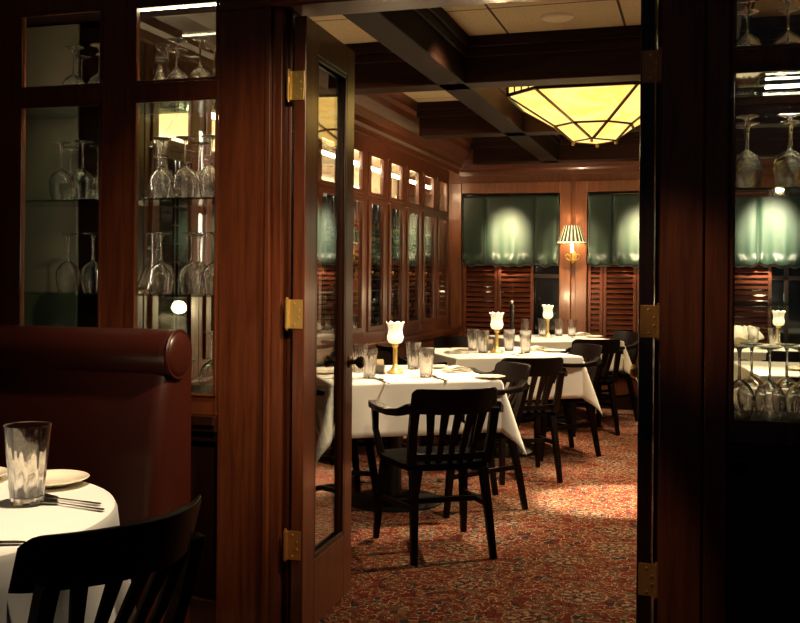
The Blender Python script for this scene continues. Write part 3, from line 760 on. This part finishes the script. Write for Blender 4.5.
# ------------------------------------------------------------------ tables and cloths
def dining_table(label, loc, rz):
    t = thing('dining_table', label, 'table', loc, rz, 'square pedestal dining tables')
    obj('tabletop', B(-.474, .474, -.474, .474, .712, .742), 'dx', t, bevel=.006)
    obj('pedestal', lathe(bmesh.new(), [(0, .03), (.055, .03), (.045, .10), (.042, .62), (.07, .68), (.16, .712), (0, .712)], 24), 'black', t, smooth=True)
    obj('base_plate', lathe(bmesh.new(), [(0, 0), (.285, 0), (.285, .012), (.22, .026), (.08, .04), (0, .045)], 36), 'black', t, smooth=True)
    return t
def cloth(label, loc, rz, a=.478, h=.27, seed=0, z=.742):
    n = 46; m = a+h; rnd = random.Random(seed); ph = [rnd.random()*6 for _ in range(8)]
    ticks = sorted(set([-m+2*m*k/n for k in range(n+1)] + [-a-.012, -a, a, a+.012]))
    bm = bmesh.new(); g = []
    for yv in ticks:
        row = []
        for xv in ticks:
            dx, dy = max(abs(xv)-a, 0), max(abs(yv)-a, 0); sx, sy = (1 if xv > 0 else -1), (1 if yv > 0 else -1)
            x, y = max(-a, min(a, xv)), max(-a, min(a, yv)); zz = 0
            if dx and dy:
                r = math.hypot(dx, dy); f = math.atan2(dy, dx); rho = r*(.06+.31*sin(2*f)**1.5)
                x += sx*rho*cos(f); y += sy*rho*sin(f); zz = -math.sqrt(max(0, r*r-rho*rho))
                zz -= .02*sin(2*f)*r/h
            elif dx or dy:
                d = dx or dy; along = y if dx else x; k = int(sx > 0)+2*int(bool(dy)) + 4*int(sy > 0)*int(bool(dy))
                fade = (1-abs(along/a)**4)
                w = d*(.06+.05*sin(along*9+ph[k % 8])*fade + .03*sin(along*23+ph[(k+3) % 8])*fade)
                if dx: x += sx*w
                else: y += sy*w
                zz = -math.sqrt(max(0, d*d-w*w))
            else:
                e = min(a-abs(x), a-abs(y)); zz = .0015*sin(xv*7+ph[0])*sin(yv*6+ph[1]) - .004*max(0, 1-e/.012)
            row.append(bm.verts.new((x, y, .003+zz)))
        g.append(row)
    k = len(ticks)-1
    for j in range(k):
        for i in range(k): bm.faces.new((g[j][i], g[j][i+1], g[j+1][i+1], g[j+1][i]))
    o = obj('tablecloth', bm, 'cloth', smooth=False, loc=(loc[0], loc[1], z), rz=rz)
    for p in o.data.polygons: p.use_smooth = True
    sd = o.modifiers.new('thick', 'SOLIDIFY'); sd.thickness = .0025; sd.offset = 1
    return tag(o, label, 'tablecloth', 'white square tablecloths')
t0 = dining_table('square pedestal table nearest the doorway under a white cloth', (*TC[0], 0), A33)
cloth('white tablecloth on the nearest dining table, behind the glazed door', TC[0], A33, seed=1, h=.285)
dup(t0, (*TC[1], 0), A33, 'square pedestal table in the middle of the row under a white cloth')
cloth('white tablecloth on the middle dining table', TC[1], A33, seed=2, h=.30)
dup(t0, (*TC[2], 0), A33, 'square pedestal table farthest away by the shutters under a white cloth')
cloth('white tablecloth on the farthest dining table by the shutters', TC[2], A33, seed=3, h=.265)
T4 = (.65, 8.62)
dup(t0, (*T4, 0), rad(8), 'square pedestal table seen through the right display cabinet')
cloth('white tablecloth on the table seen through the right display cabinet', T4, rad(8), seed=4)
T5 = (.75, 6.72)
dup(t0, (*T5, 0), rad(8), 'square pedestal table close behind the right display cabinet')
cloth('white tablecloth on the table close behind the right display cabinet', T5, rad(8), seed=5)

# foreground round table
FT = (-1.765, 1.802); FR = .492
rt = thing('round_table', 'round pedestal table in the left foreground under a white cloth', 'table', (*FT, 0))
obj('tabletop', lathe(bmesh.new(), [(0, .73), (FR, .73), (FR, .762), (0, .762)], 48), 'dx', rt)
obj('pedestal', lathe(bmesh.new(), [(0, .03), (.055, .03), (.045, .10), (.042, .62), (.07, .68), (.16, .73), (0, .73)], 24), 'black', rt, smooth=True)
obj('base_plate', lathe(bmesh.new(), [(0, 0), (.29, 0), (.29, .012), (.2, .03), (0, .045)], 36), 'black', rt, smooth=True)
bm = bmesh.new(); seg = 120; rings = []
for j, (r, z) in enumerate([(0, 0), (.25, 0), (FR-.01, 0), (FR+.002, -.004), (FR+.008, -.016), (FR+.012, -.08), (FR+.022, -.16), (FR+.034, -.25), (FR+.045, -.34)]):
    if r == 0: rings.append([bm.verts.new((0, 0, z))]); continue
    am = max(0, -z-.02)*.075
    rings.append([bm.verts.new(((r+am*sin(11*a+.4*sin(3*a)))*cos(a), (r+am*sin(11*a+.4*sin(3*a)))*sin(a), z)) for a in [2*PI*k/seg for k in range(seg)]])
for a, b in zip(rings, rings[1:]):
    for k in range(seg):
        if len(a) == 1: bm.faces.new((a[0], b[k], b[(k+1) % seg]))
        else: bm.faces.new((a[k], a[(k+1) % seg], b[(k+1) % seg], b[k]))
o = obj('tablecloth', bm, 'cloth', smooth=True, loc=(*FT, .766))
for p in o.data.polygons: p.use_smooth = True
o.modifiers.new('thick', 'SOLIDIFY').thickness = .0025
tag(o, 'white round tablecloth on the left foreground table', 'tablecloth')

# ------------------------------------------------------------------ table lamps, tumblers, china, silver
def table_lamp(label):
    t = thing('table_lamp', label, 'table lamp', (0, 0, 0), 0, 'brass table lamps with tulip glass shades')
    obj('lamp_base', lathe(bmesh.new(), [(0, 0), (.048, 0), (.050, .006), (.044, .014), (.028, .022), (.017, .040), (.012, .055), (0, .055)], 28), 'brass', t, smooth=True)
    obj('lamp_stem', lathe(bmesh.new(), [(0, .05), (.013, .05), (.0125, .15), (.018, .156), (.020, .17), (.017, .178), (0, .178)], 20), 'brass', t, smooth=True)
    bm = bmesh.new(); seg = 48; rings = []
    for r, z, wv in [(.018, .172, 0), (.036, .178, 0), (.046, .195, 0), (.048, .212, 0), (.043, .236, .0), (.040, .252, .05), (.044, .274, .08), (.052, .296, .10), (.050, .294, .10), (.041, .274, .08), (.037, .252, .05), (.040, .236, 0), (.045, .212, 0), (.043, .196, 0), (.033, .182, 0)]:
        rings.append([bm.verts.new((r*(1+wv*cos(8*a))*cos(a), r*(1+wv*cos(8*a))*sin(a), z+.05*wv*cos(8*a))) for a in [2*PI*k/seg for k in range(seg)]])
    for a, b in zip(rings, rings[1:]):
        for k in range(seg): bm.faces.new((a[k], a[(k+1) % seg], b[(k+1) % seg], b[k]))
    bm.faces.new(rings[0]); bm.faces.new(rings[-1])
    obj('lamp_shade', bm, 'shade', t, smooth=True)
    return t
LP = [(-1.692, 5.45, 'on the nearest dining table'), (-1.437, 7.17, 'on the middle dining table'), (-1.363, 9.23, 'on the farthest dining table'), (.634, 8.75, 'seen through the right display cabinet')]
ZT = .7475
lp = None
for x, y, w in LP:
    lab = 'lit brass table lamp with white tulip shade ' + w
    if lp is None: lp = table_lamp(lab); lp.location = (x, y, ZT)
    else: dup(lp, (x, y, ZT), 0, lab)
    light('POINT', 'table lamp bulb', (x, y, ZT+.36), 4.5, (1, .74, .40), size=.04)
def tumbler(label):
    seg = 10
    out = [(.030, 0), (.033, .003), (.0335, .012), (.047, .150), (.0485, .165)]; inn = [(.0465, .1648), (.0445, .150), (.0308, .018), (.028, .0145)]
    bm = lathe(bmesh.new(), [(0, 0)] + out + inn + [(0, .0135)], 40)
    for v in bm.verts:     # fluted outside wall
        a = math.atan2(v.co.y, v.co.x); r = math.hypot(v.co.x, v.co.y)
        if r > .029 and .008 < v.co.z < .14:
            f = 1+.055*cos(10*a)*min(1, (.14-v.co.z)/.03); v.co.x *= f; v.co.y *= f
    o = obj('tumbler', bm, 'tumbler', smooth=True)
    return tag(o, label, 'drinking glass', 'clear water tumblers on the tables')
TG = [(-1.743, 5.13, 'on the nearest dining table left of the lamp, in front'), (-1.90, 5.42, 'on the nearest dining table left of the lamp, behind'),
      (-1.66, 5.72, 'on the nearest dining table right of the lamp, behind'), (-1.463, 5.30, 'on the nearest dining table right of the lamp, in front'),
      (-1.64, 7.27, 'on the middle dining table, leftmost'), (-1.53, 7.12, 'on the middle dining table just left of the lamp'),
      (-1.385, 7.39, 'on the middle dining table behind the lamp on its right'), (-1.235, 7.24, 'on the middle dining table, rightmost'),
      (-1.60, 9.33, 'on the farthest dining table, leftmost'), (-1.435, 9.37, 'on the farthest dining table just left of the lamp'),
      (-1.285, 9.42, 'on the farthest dining table just right of the lamp'), (-1.16, 9.40, 'on the farthest dining table, rightmost'),
      (.43, 8.66, 'left of the lamp seen through the right display cabinet'), (.585, 8.52, 'in front of the lamp seen through the right display cabinet')]
tg = None
for x, y, w in TG:
    lab = 'clear tumbler ' + w
    if tg is None: tg = tumbler(lab); tg.location = (x, y, ZT)
    else: dup(tg, (x, y, ZT), random.random()*6, lab)
FZ = .7695
fg = dup(tg, (-1.528, 1.974, FZ), .3, 'large clear tumbler on the round table in the left foreground', scale=1.13)
def plate(label):
    bm = lathe(bmesh.new(), [(0, .0), (.055, 0), (.058, .004), (.098, .014), (.100, .0165), (.097, .018), (.060, .009), (.056, .0065), (0, .006)], 40)
    return tag(obj('side_plate', bm, 'china', smooth=True), label, 'plate', 'ivory side plates')
PL = [(-1.114, 5.376, ZT, .86, 'at the right corner of the nearest dining table'), (-1.56, 5.85, ZT, .86, 'at the far corner of the nearest dining table'), (-2.06, 5.28, ZT, .86, 'on the nearest dining table, seen through the door glass'),
      (-1.05, 7.44, ZT, .9, 'at the right of the middle dining table'), (-1.74, 7.30, ZT, .9, 'at the left of the middle dining table'),
      (-.95, 9.36, ZT, .9, 'at the right of the farthest dining table'), (.53, 8.40, ZT, .9, 'on the table seen through the right display cabinet'),
      (.62, 6.55, ZT, 1.0, 'on the table close behind the right display cabinet'),
      (-1.615, 2.175, FZ, 1.0, 'behind the large tumbler on the round foreground table'), (-1.845, 2.15, FZ, 1.0, 'at the left edge of the photo on the round foreground table')]
pp = None
for x, y, z, s, w in PL:
    lab = 'ivory side plate ' + w
    if pp is None: pp = plate(lab); pp.location = (x, y, z); pp.scale = (s,)*3
    else: dup(pp, (x, y, z), 0, lab, scale=s)
# silverware: outlines extruded, with a lifted tip
def mirror(pts): return pts + [(x, -y) for x, y in reversed(pts)]
def flat(name, outline, label, cat):
    bm = prism(bmesh.new(), outline, 0, .0022)
    bmesh.ops.triangulate(bm, faces=[f for f in bm.faces if len(f.verts) > 4])
    bmesh.ops.subdivide_edges(bm, edges=[e for e in bm.edges if e.calc_length() > .03], cuts=3)
    xform(bm, lambda p: (p.x, p.y, p.z + .006*(max(0, (p.x-.02))/.08)**2*(1 if p.x < .2 else 1) * (0 if name == 'table_knife' else 1)))
    return tag(obj(name, bm, 'steel', bevel=.0006), label, cat)
knife_o = mirror([(-.105, .004), (-.10, .0085), (-.02, .0065), (0, .006), (.01, .0095), (.08, .0095), (.102, .004)])
spoon_o = mirror([(-.10, .005), (-.095, .0075), (-.04, .0045), (.035, .0028), (.045, .006), (.055, .0135), (.07, .0185), (.085, .017), (.098, .009), (.101, .003)])
fork_o = [(-.10, .005), (-.095, .0075), (-.04, .0045), (.03, .003), (.042, .010), (.052, .0125), (.098, .0125), (.098, .009), (.062, .0085), (.062, .0055), (.098, .005), (.098, .0015), (.062, .001)]
fork_o = mirror(fork_o)
SV = [('spoon', -1.415, 1.985, FZ, yaw_to(-.2, .03)-PI/2+PI, 'pointing at the tumbler on the round foreground table'),
      ('fork', -1.455, 2.03, FZ, rad(172), 'beside the spoon and tumbler on the round foreground table'),
      ('knife', -1.40, 1.645, FZ, rad(22), 'at the near edge of the round foreground table'),
      ('fork', -1.43, 1.59, FZ, rad(22), 'nearest the camera on the round foreground table'),
      ('fork', -1.80, 2.12, FZ, rad(100), 'beside the left plate on the round foreground table'),
      ('fork', -1.66, 5.05, ZT, rad(125), 'in front of the lamp on the nearest dining table'), ('spoon', -1.61, 4.99, ZT, rad(123), 'in front of the lamp on the nearest dining table'),
      ('knife', -1.36, 5.22, ZT, rad(125), 'right of the tumblers on the nearest dining table'), ('fork', -1.39, 5.28, ZT, rad(124), 'right of the tumblers on the nearest dining table'),
      ('knife', -1.95, 5.01, ZT, rad(35), 'seen through the door glass on the nearest dining table'),
      ('fork', -1.21, 7.06, ZT, rad(122), 'at the near edge of the middle dining table'), ('knife', -1.27, 7.01, ZT, rad(123), 'at the near edge of the middle dining table'),
      ('fork', -1.08, 9.07, ZT, rad(122), 'at the near edge of the farthest dining table')]
proto_s = {}
OUT = {'spoon': spoon_o, 'fork': fork_o, 'knife': knife_o}; NMS = {'spoon': 'table_spoon', 'fork': 'table_fork', 'knife': 'table_knife'}
for kind, x, y, z, r, w in SV:
    lab = 'silver %s %s' % (kind, w)
    if kind not in proto_s: o = proto_s[kind] = flat(NMS[kind], OUT[kind], lab, kind); o.location = (x, y, z+.001); o.rotation_euler.z = r
    else: dup(proto_s[kind], (x, y, z+.001), r, lab)
# napkins
def napkin(label):
    bm = bmesh.new()
    n = 14; pr = []
    for lay in range(3):
        g = []
        for j in range(9):
            row = []
            for i in range(n+1):
                u = -1+2*i/n; v = -1+2*j/8
                z = .006+lay*.007+.010*(1-u*u)*(lay+1)*.5+.002*sin(u*5+lay)
                row.append(bm.verts.new((u*(.085-.006*lay), v*(.048-.004*lay)*(1-.25*u*u*(lay == 2)), z)))
            g.append(row)
        for j in range(8):
            for i in range(n): bm.faces.new((g[j][i], g[j][i+1], g[j+1][i+1], g[j+1][i]))
    o = obj('folded_napkin', bm, 'napkin', smooth=True)
    for p in o.data.polygons: p.use_smooth = True
    sd = o.modifiers.new('thick', 'SOLIDIFY'); sd.thickness = .004; sd.offset = -1
    return tag(o, label, 'napkin', 'folded napkins on the dining tables')
NP = [(-1.37, 5.66, 'at the right of the nearest dining table'), (-1.99, 5.50, 'at the left of the nearest dining table'), (-1.18, 7.50, 'at the right of the middle dining table'), (-1.70, 7.00, 'at the left of the middle dining table'),
      (-1.07, 9.52, 'at the right of the farthest dining table'), (.85, 8.5, 'on the table seen through the right display cabinet')]
nk = None
for x, y, w in NP:
    lab = 'folded cream napkin ' + w
    if nk is None: nk = napkin(lab); nk.location = (x, y, ZT); nk.rotation_euler.z = rad(40)
    else: dup(nk, (x, y, ZT), rad(40), lab)
# sugar caddies beside the lamps
def caddy(label):
    t = thing('sugar_caddy', label, 'caddy', (0, 0, 0), 0, 'glass sugar caddies beside the lamps')
    bm = bmesh.new(); box(bm, -.035, .035, -.025, .025, 0, .004)
    for a in ((-.035, -.032, -.025, .025), (.032, .035, -.025, .025), (-.032, .032, -.025, -.022), (-.032, .032, .022, .025)): box(bm, *a, .004, .06)
    obj('glass_box', bm, 'tumbler', t)
    bm = bmesh.new()
    for k in range(8): box(bm, -.028, .028, -.019+k*.005, -.0155+k*.005, .005, .078+.004*(k % 3))
    obj('sugar_packets', bm, 'sugar', t)
    return t
cd = caddy('small glass caddy of sugar packets beside the lamp on the nearest dining table'); cd.location = (-1.765, 5.36, ZT); cd.rotation_euler.z = rad(30)
dup(cd, (-1.53, 7.33, ZT), rad(30), 'small glass caddy of sugar packets beside the lamp on the middle dining table')
# black pepper mill behind the middle lamp
pm = thing('pepper_mill', 'tall black pepper mill with a pale knob on the farthest dining table', 'pepper mill', (-1.71, 9.25, ZT))
obj('mill_body', lathe(bmesh.new(), [(0, 0), (.032, 0), (.033, .02), (.024, .06), (.019, .14), (.022, .20), (.026, .235), (.018, .255), (.024, .275), (.020, .30), (0, .31)], 20), 'black', pm, smooth=True)
obj('mill_knob', lathe(bmesh.new(), [(0, .305), (.008, .308), (.014, .322), (.009, .336), (0, .34)], 14), 'pale', pm, smooth=True)
# bread basket under a napkin
bk = thing('bread_basket', 'bread basket heaped with cream linen seen through the right display cabinet', 'basket', (.36, 8.85, ZT))
obj('basket', lathe(bmesh.new(), [(0, 0), (.09, 0), (.12, .05), (.125, .055), (.115, .055), (.085, .008), (0, .008)], 28), 'sugar', bk, smooth=True)
bm = bmesh.new()
lathe(bm, [(.118, .050), (.145, .062), (.135, .095), (.10, .135), (.05, .155), (0, .16)], 40)
xform(bm, lambda p: (p.x*(1.1+.12*sin(5*math.atan2(p.y, p.x))), p.y, p.z+.012*sin(7*math.atan2(p.y, p.x)+p.z*30)))
obj('linen', bm, 'napkin', bk, smooth=True)

# ------------------------------------------------------------------ banquette
bq = thing('banquette', 'high-backed oxblood leather banquette with a rolled top in the left foreground', 'bench', (0, 0, 0))
bm = bmesh.new()
prof = [(2.99, .04), (2.99, 1.02), (2.90, 1.03), (2.83, .99), (2.80, .90), (2.775, .70), (2.745, .50), (2.74, .40), (2.74, .04)]
X0, X1 = -3.15, -1.655
cols = []
for x, e in [(X0, 0), (X1-.05, 0), (X1-.022, .008), (X1-.006, .022), (X1, .045)]:
    cols.append([bm.verts.new((x, y+(e if i >= 2 else -e*0), z)) for i, (y, z) in enumerate(prof)])
for a, b in zip(cols, cols[1:]):
    for k in range(len(prof)): bm.faces.new((a[k], b[k], b[(k+1) % len(prof)], a[(k+1) % len(prof)]))
bm.faces.new(cols[0]); bm.faces.new(list(reversed(cols[-1])))
obj('back_rest', bm, 'leather', bq, smooth=True)
bm = bmesh.new(); r = .082
p = [(0, X0), (r, X0)] + [(r, X1-.02), (r*.97, X1+.004), (r*.90, X1+.014), (r*.7, X1+.022), (r*.35, X1+.027), (0, X1+.028)]
lathe(bm, p, 40, (0, 2.885, 1.052), 'x')
obj('rolled_top', bm, 'leather', bq, smooth=True)
obj('piping', lathe(bmesh.new(), [(r*.93, X1+.006), (r*1.0, X1+.004), (r*1.03, X1+.010), (r*.98, X1+.015), (r*.90, X1+.014)], 40, (0, 2.885, 1.052), 'x'), 'leather', bq, smooth=True)
bm = B(X0, X1-.25, 2.30, 2.735, .32, .46); obj('seat_cushion', bm, 'leather', bq, bevel=.03, smooth=True)
obj('plinth', B(X0, X1-.25, 2.36, 2.735, 0, .32), 'dx', bq)

# ------------------------------------------------------------------ light
W = bpy.data.worlds.new('world'); S.world = W; W.use_nodes = True
W.node_tree.nodes['Background'].inputs[0].default_value = (.5, .55, .7, 1); W.node_tree.nodes['Background'].inputs[1].default_value = .012
WARM = (1, .72, .42); TUNG = (1, .80, .56)
# ceiling spots of the dining room, some added as fill
light('SPOT', 'curtain spot', (-1.88, 8.95, 2.43), 800, WARM, (-1.89, 10, 1.68), .08, 24, 1)
light('SPOT', 'curtain spot', (-.54, 8.95, 2.43), 800, WARM, (-.55, 10, 1.68), .08, 24, 1)
light('SPOT', 'curtain spot', (.72, 8.95, 2.43), 850, TUNG, (.62, 10, 1.70), .08, 30, 1)
light('SPOT', 'curtain spot', (.1, 8.6, 2.43), 8, TUNG, (-.6, 10, 1.5), .03, 100, 1)  # weak wide fill added for the curtains, no fixture of its own
light('SPOT', 'table spot', (-1.10, 5.55, 2.43), 140, TUNG, (-1.65, 5.45, .75), .04, 60, .6)
light('SPOT', 'table spot', (-1.05, 7.50, 2.43), 130, TUNG, (-1.42, 7.25, .75), .04, 60, .6)
light('SPOT', 'table spot', (-1.0, 9.2, 2.43), 120, TUNG, (-1.25, 9.15, .75), .04, 56, .6)
light('SPOT', 'table spot', (.75, 8.3, 2.60), 130, TUNG, (.68, 8.6, .75), .04, 60, .6)
light('SPOT', 'table spot', (.75, 6.2, 2.60), 90, TUNG, (.72, 6.7, .75), .04, 60, .6)
light('SPOT', 'aisle spot', (1.30, 6.75, 2.43), 290, WARM, (-.72, 5.35, 0), .04, 60, .7)
light('SPOT', 'aisle spot', (1.20, 6.95, 2.43), 1500, TUNG, (-.40, 5.95, 0), .03, 17, .45)
light('SPOT', 'aisle spot', (-.25, 4.35, 2.43), 62, TUNG, (-1.35, 5.15, .55), .05, 52, .8)
light('SPOT', 'aisle spot', (-.10, 6.25, 2.43), 70, TUNG, (-1.10, 6.95, .55), .05, 50, .8)  # added to brighten the hanging cloth of the middle table
light('SPOT', 'aisle spot', (-.45, 7.5, 2.44), 90, WARM, (-.5, 7.9, 0), .05, 80, .8)
light('SPOT', 'cabinet spot', (-1.0, 6.9, 2.43), 130, WARM, (-2.4, 7.6, 1.6), .05, 90, .8)
light('SPOT', 'cabinet spot', (-1.0, 4.9, 2.43), 80, WARM, (-2.4, 5.4, 1.6), .05, 90, .8)
light('SPOT', 'window spot', (-1.22, 9.0, 2.43), 130, WARM, (-1.22, 10, 1.50), .05, 36, 1)
# front room spots, then added accent spots at the end
light('SPOT', 'front spot', (-1.30, 1.85, 2.60), 130, TUNG, (-1.66, 1.95, .76), .04, 36, .5)
light('SPOT', 'front spot', (-.35, 1.60, 2.40), 75, WARM, (-1.42, 3.25, 1.35), .06, 44, 1)
light('SPOT', 'front spot', (-.20, 2.82, 2.45), 120, WARM, (-1.66, 2.85, .85), .06, 40, .8)
light('SPOT', 'front spot', (-.75, 1.9, 2.60), 30, WARM, (-.05, 3.23, 1.30), .05, 15, 1)  # added spot standing in for bounced glow on the right pillar
light('SPOT', 'front spot', (-.62, 2.2, 2.55), 30, WARM, (-.16, 3.24, .40), .04, 11, 1)  # narrow spot added to pick out the right door's lower hinge

# ------------------------------------------------------------------ render look
S.view_settings.view_transform = 'Standard'; S.view_settings.look = 'None'; S.view_settings.gamma = 1; S.view_settings.exposure = .85
S.view_settings.use_curve_mapping = False
cy = S.cycles
cy.max_bounces = 14; cy.transmission_bounces = 12; cy.transparent_max_bounces = 24; cy.glossy_bounces = 5; cy.diffuse_bounces = 4
cy.sample_clamp_indirect = 4; cy.caustics_reflective = False; cy.caustics_refractive = False
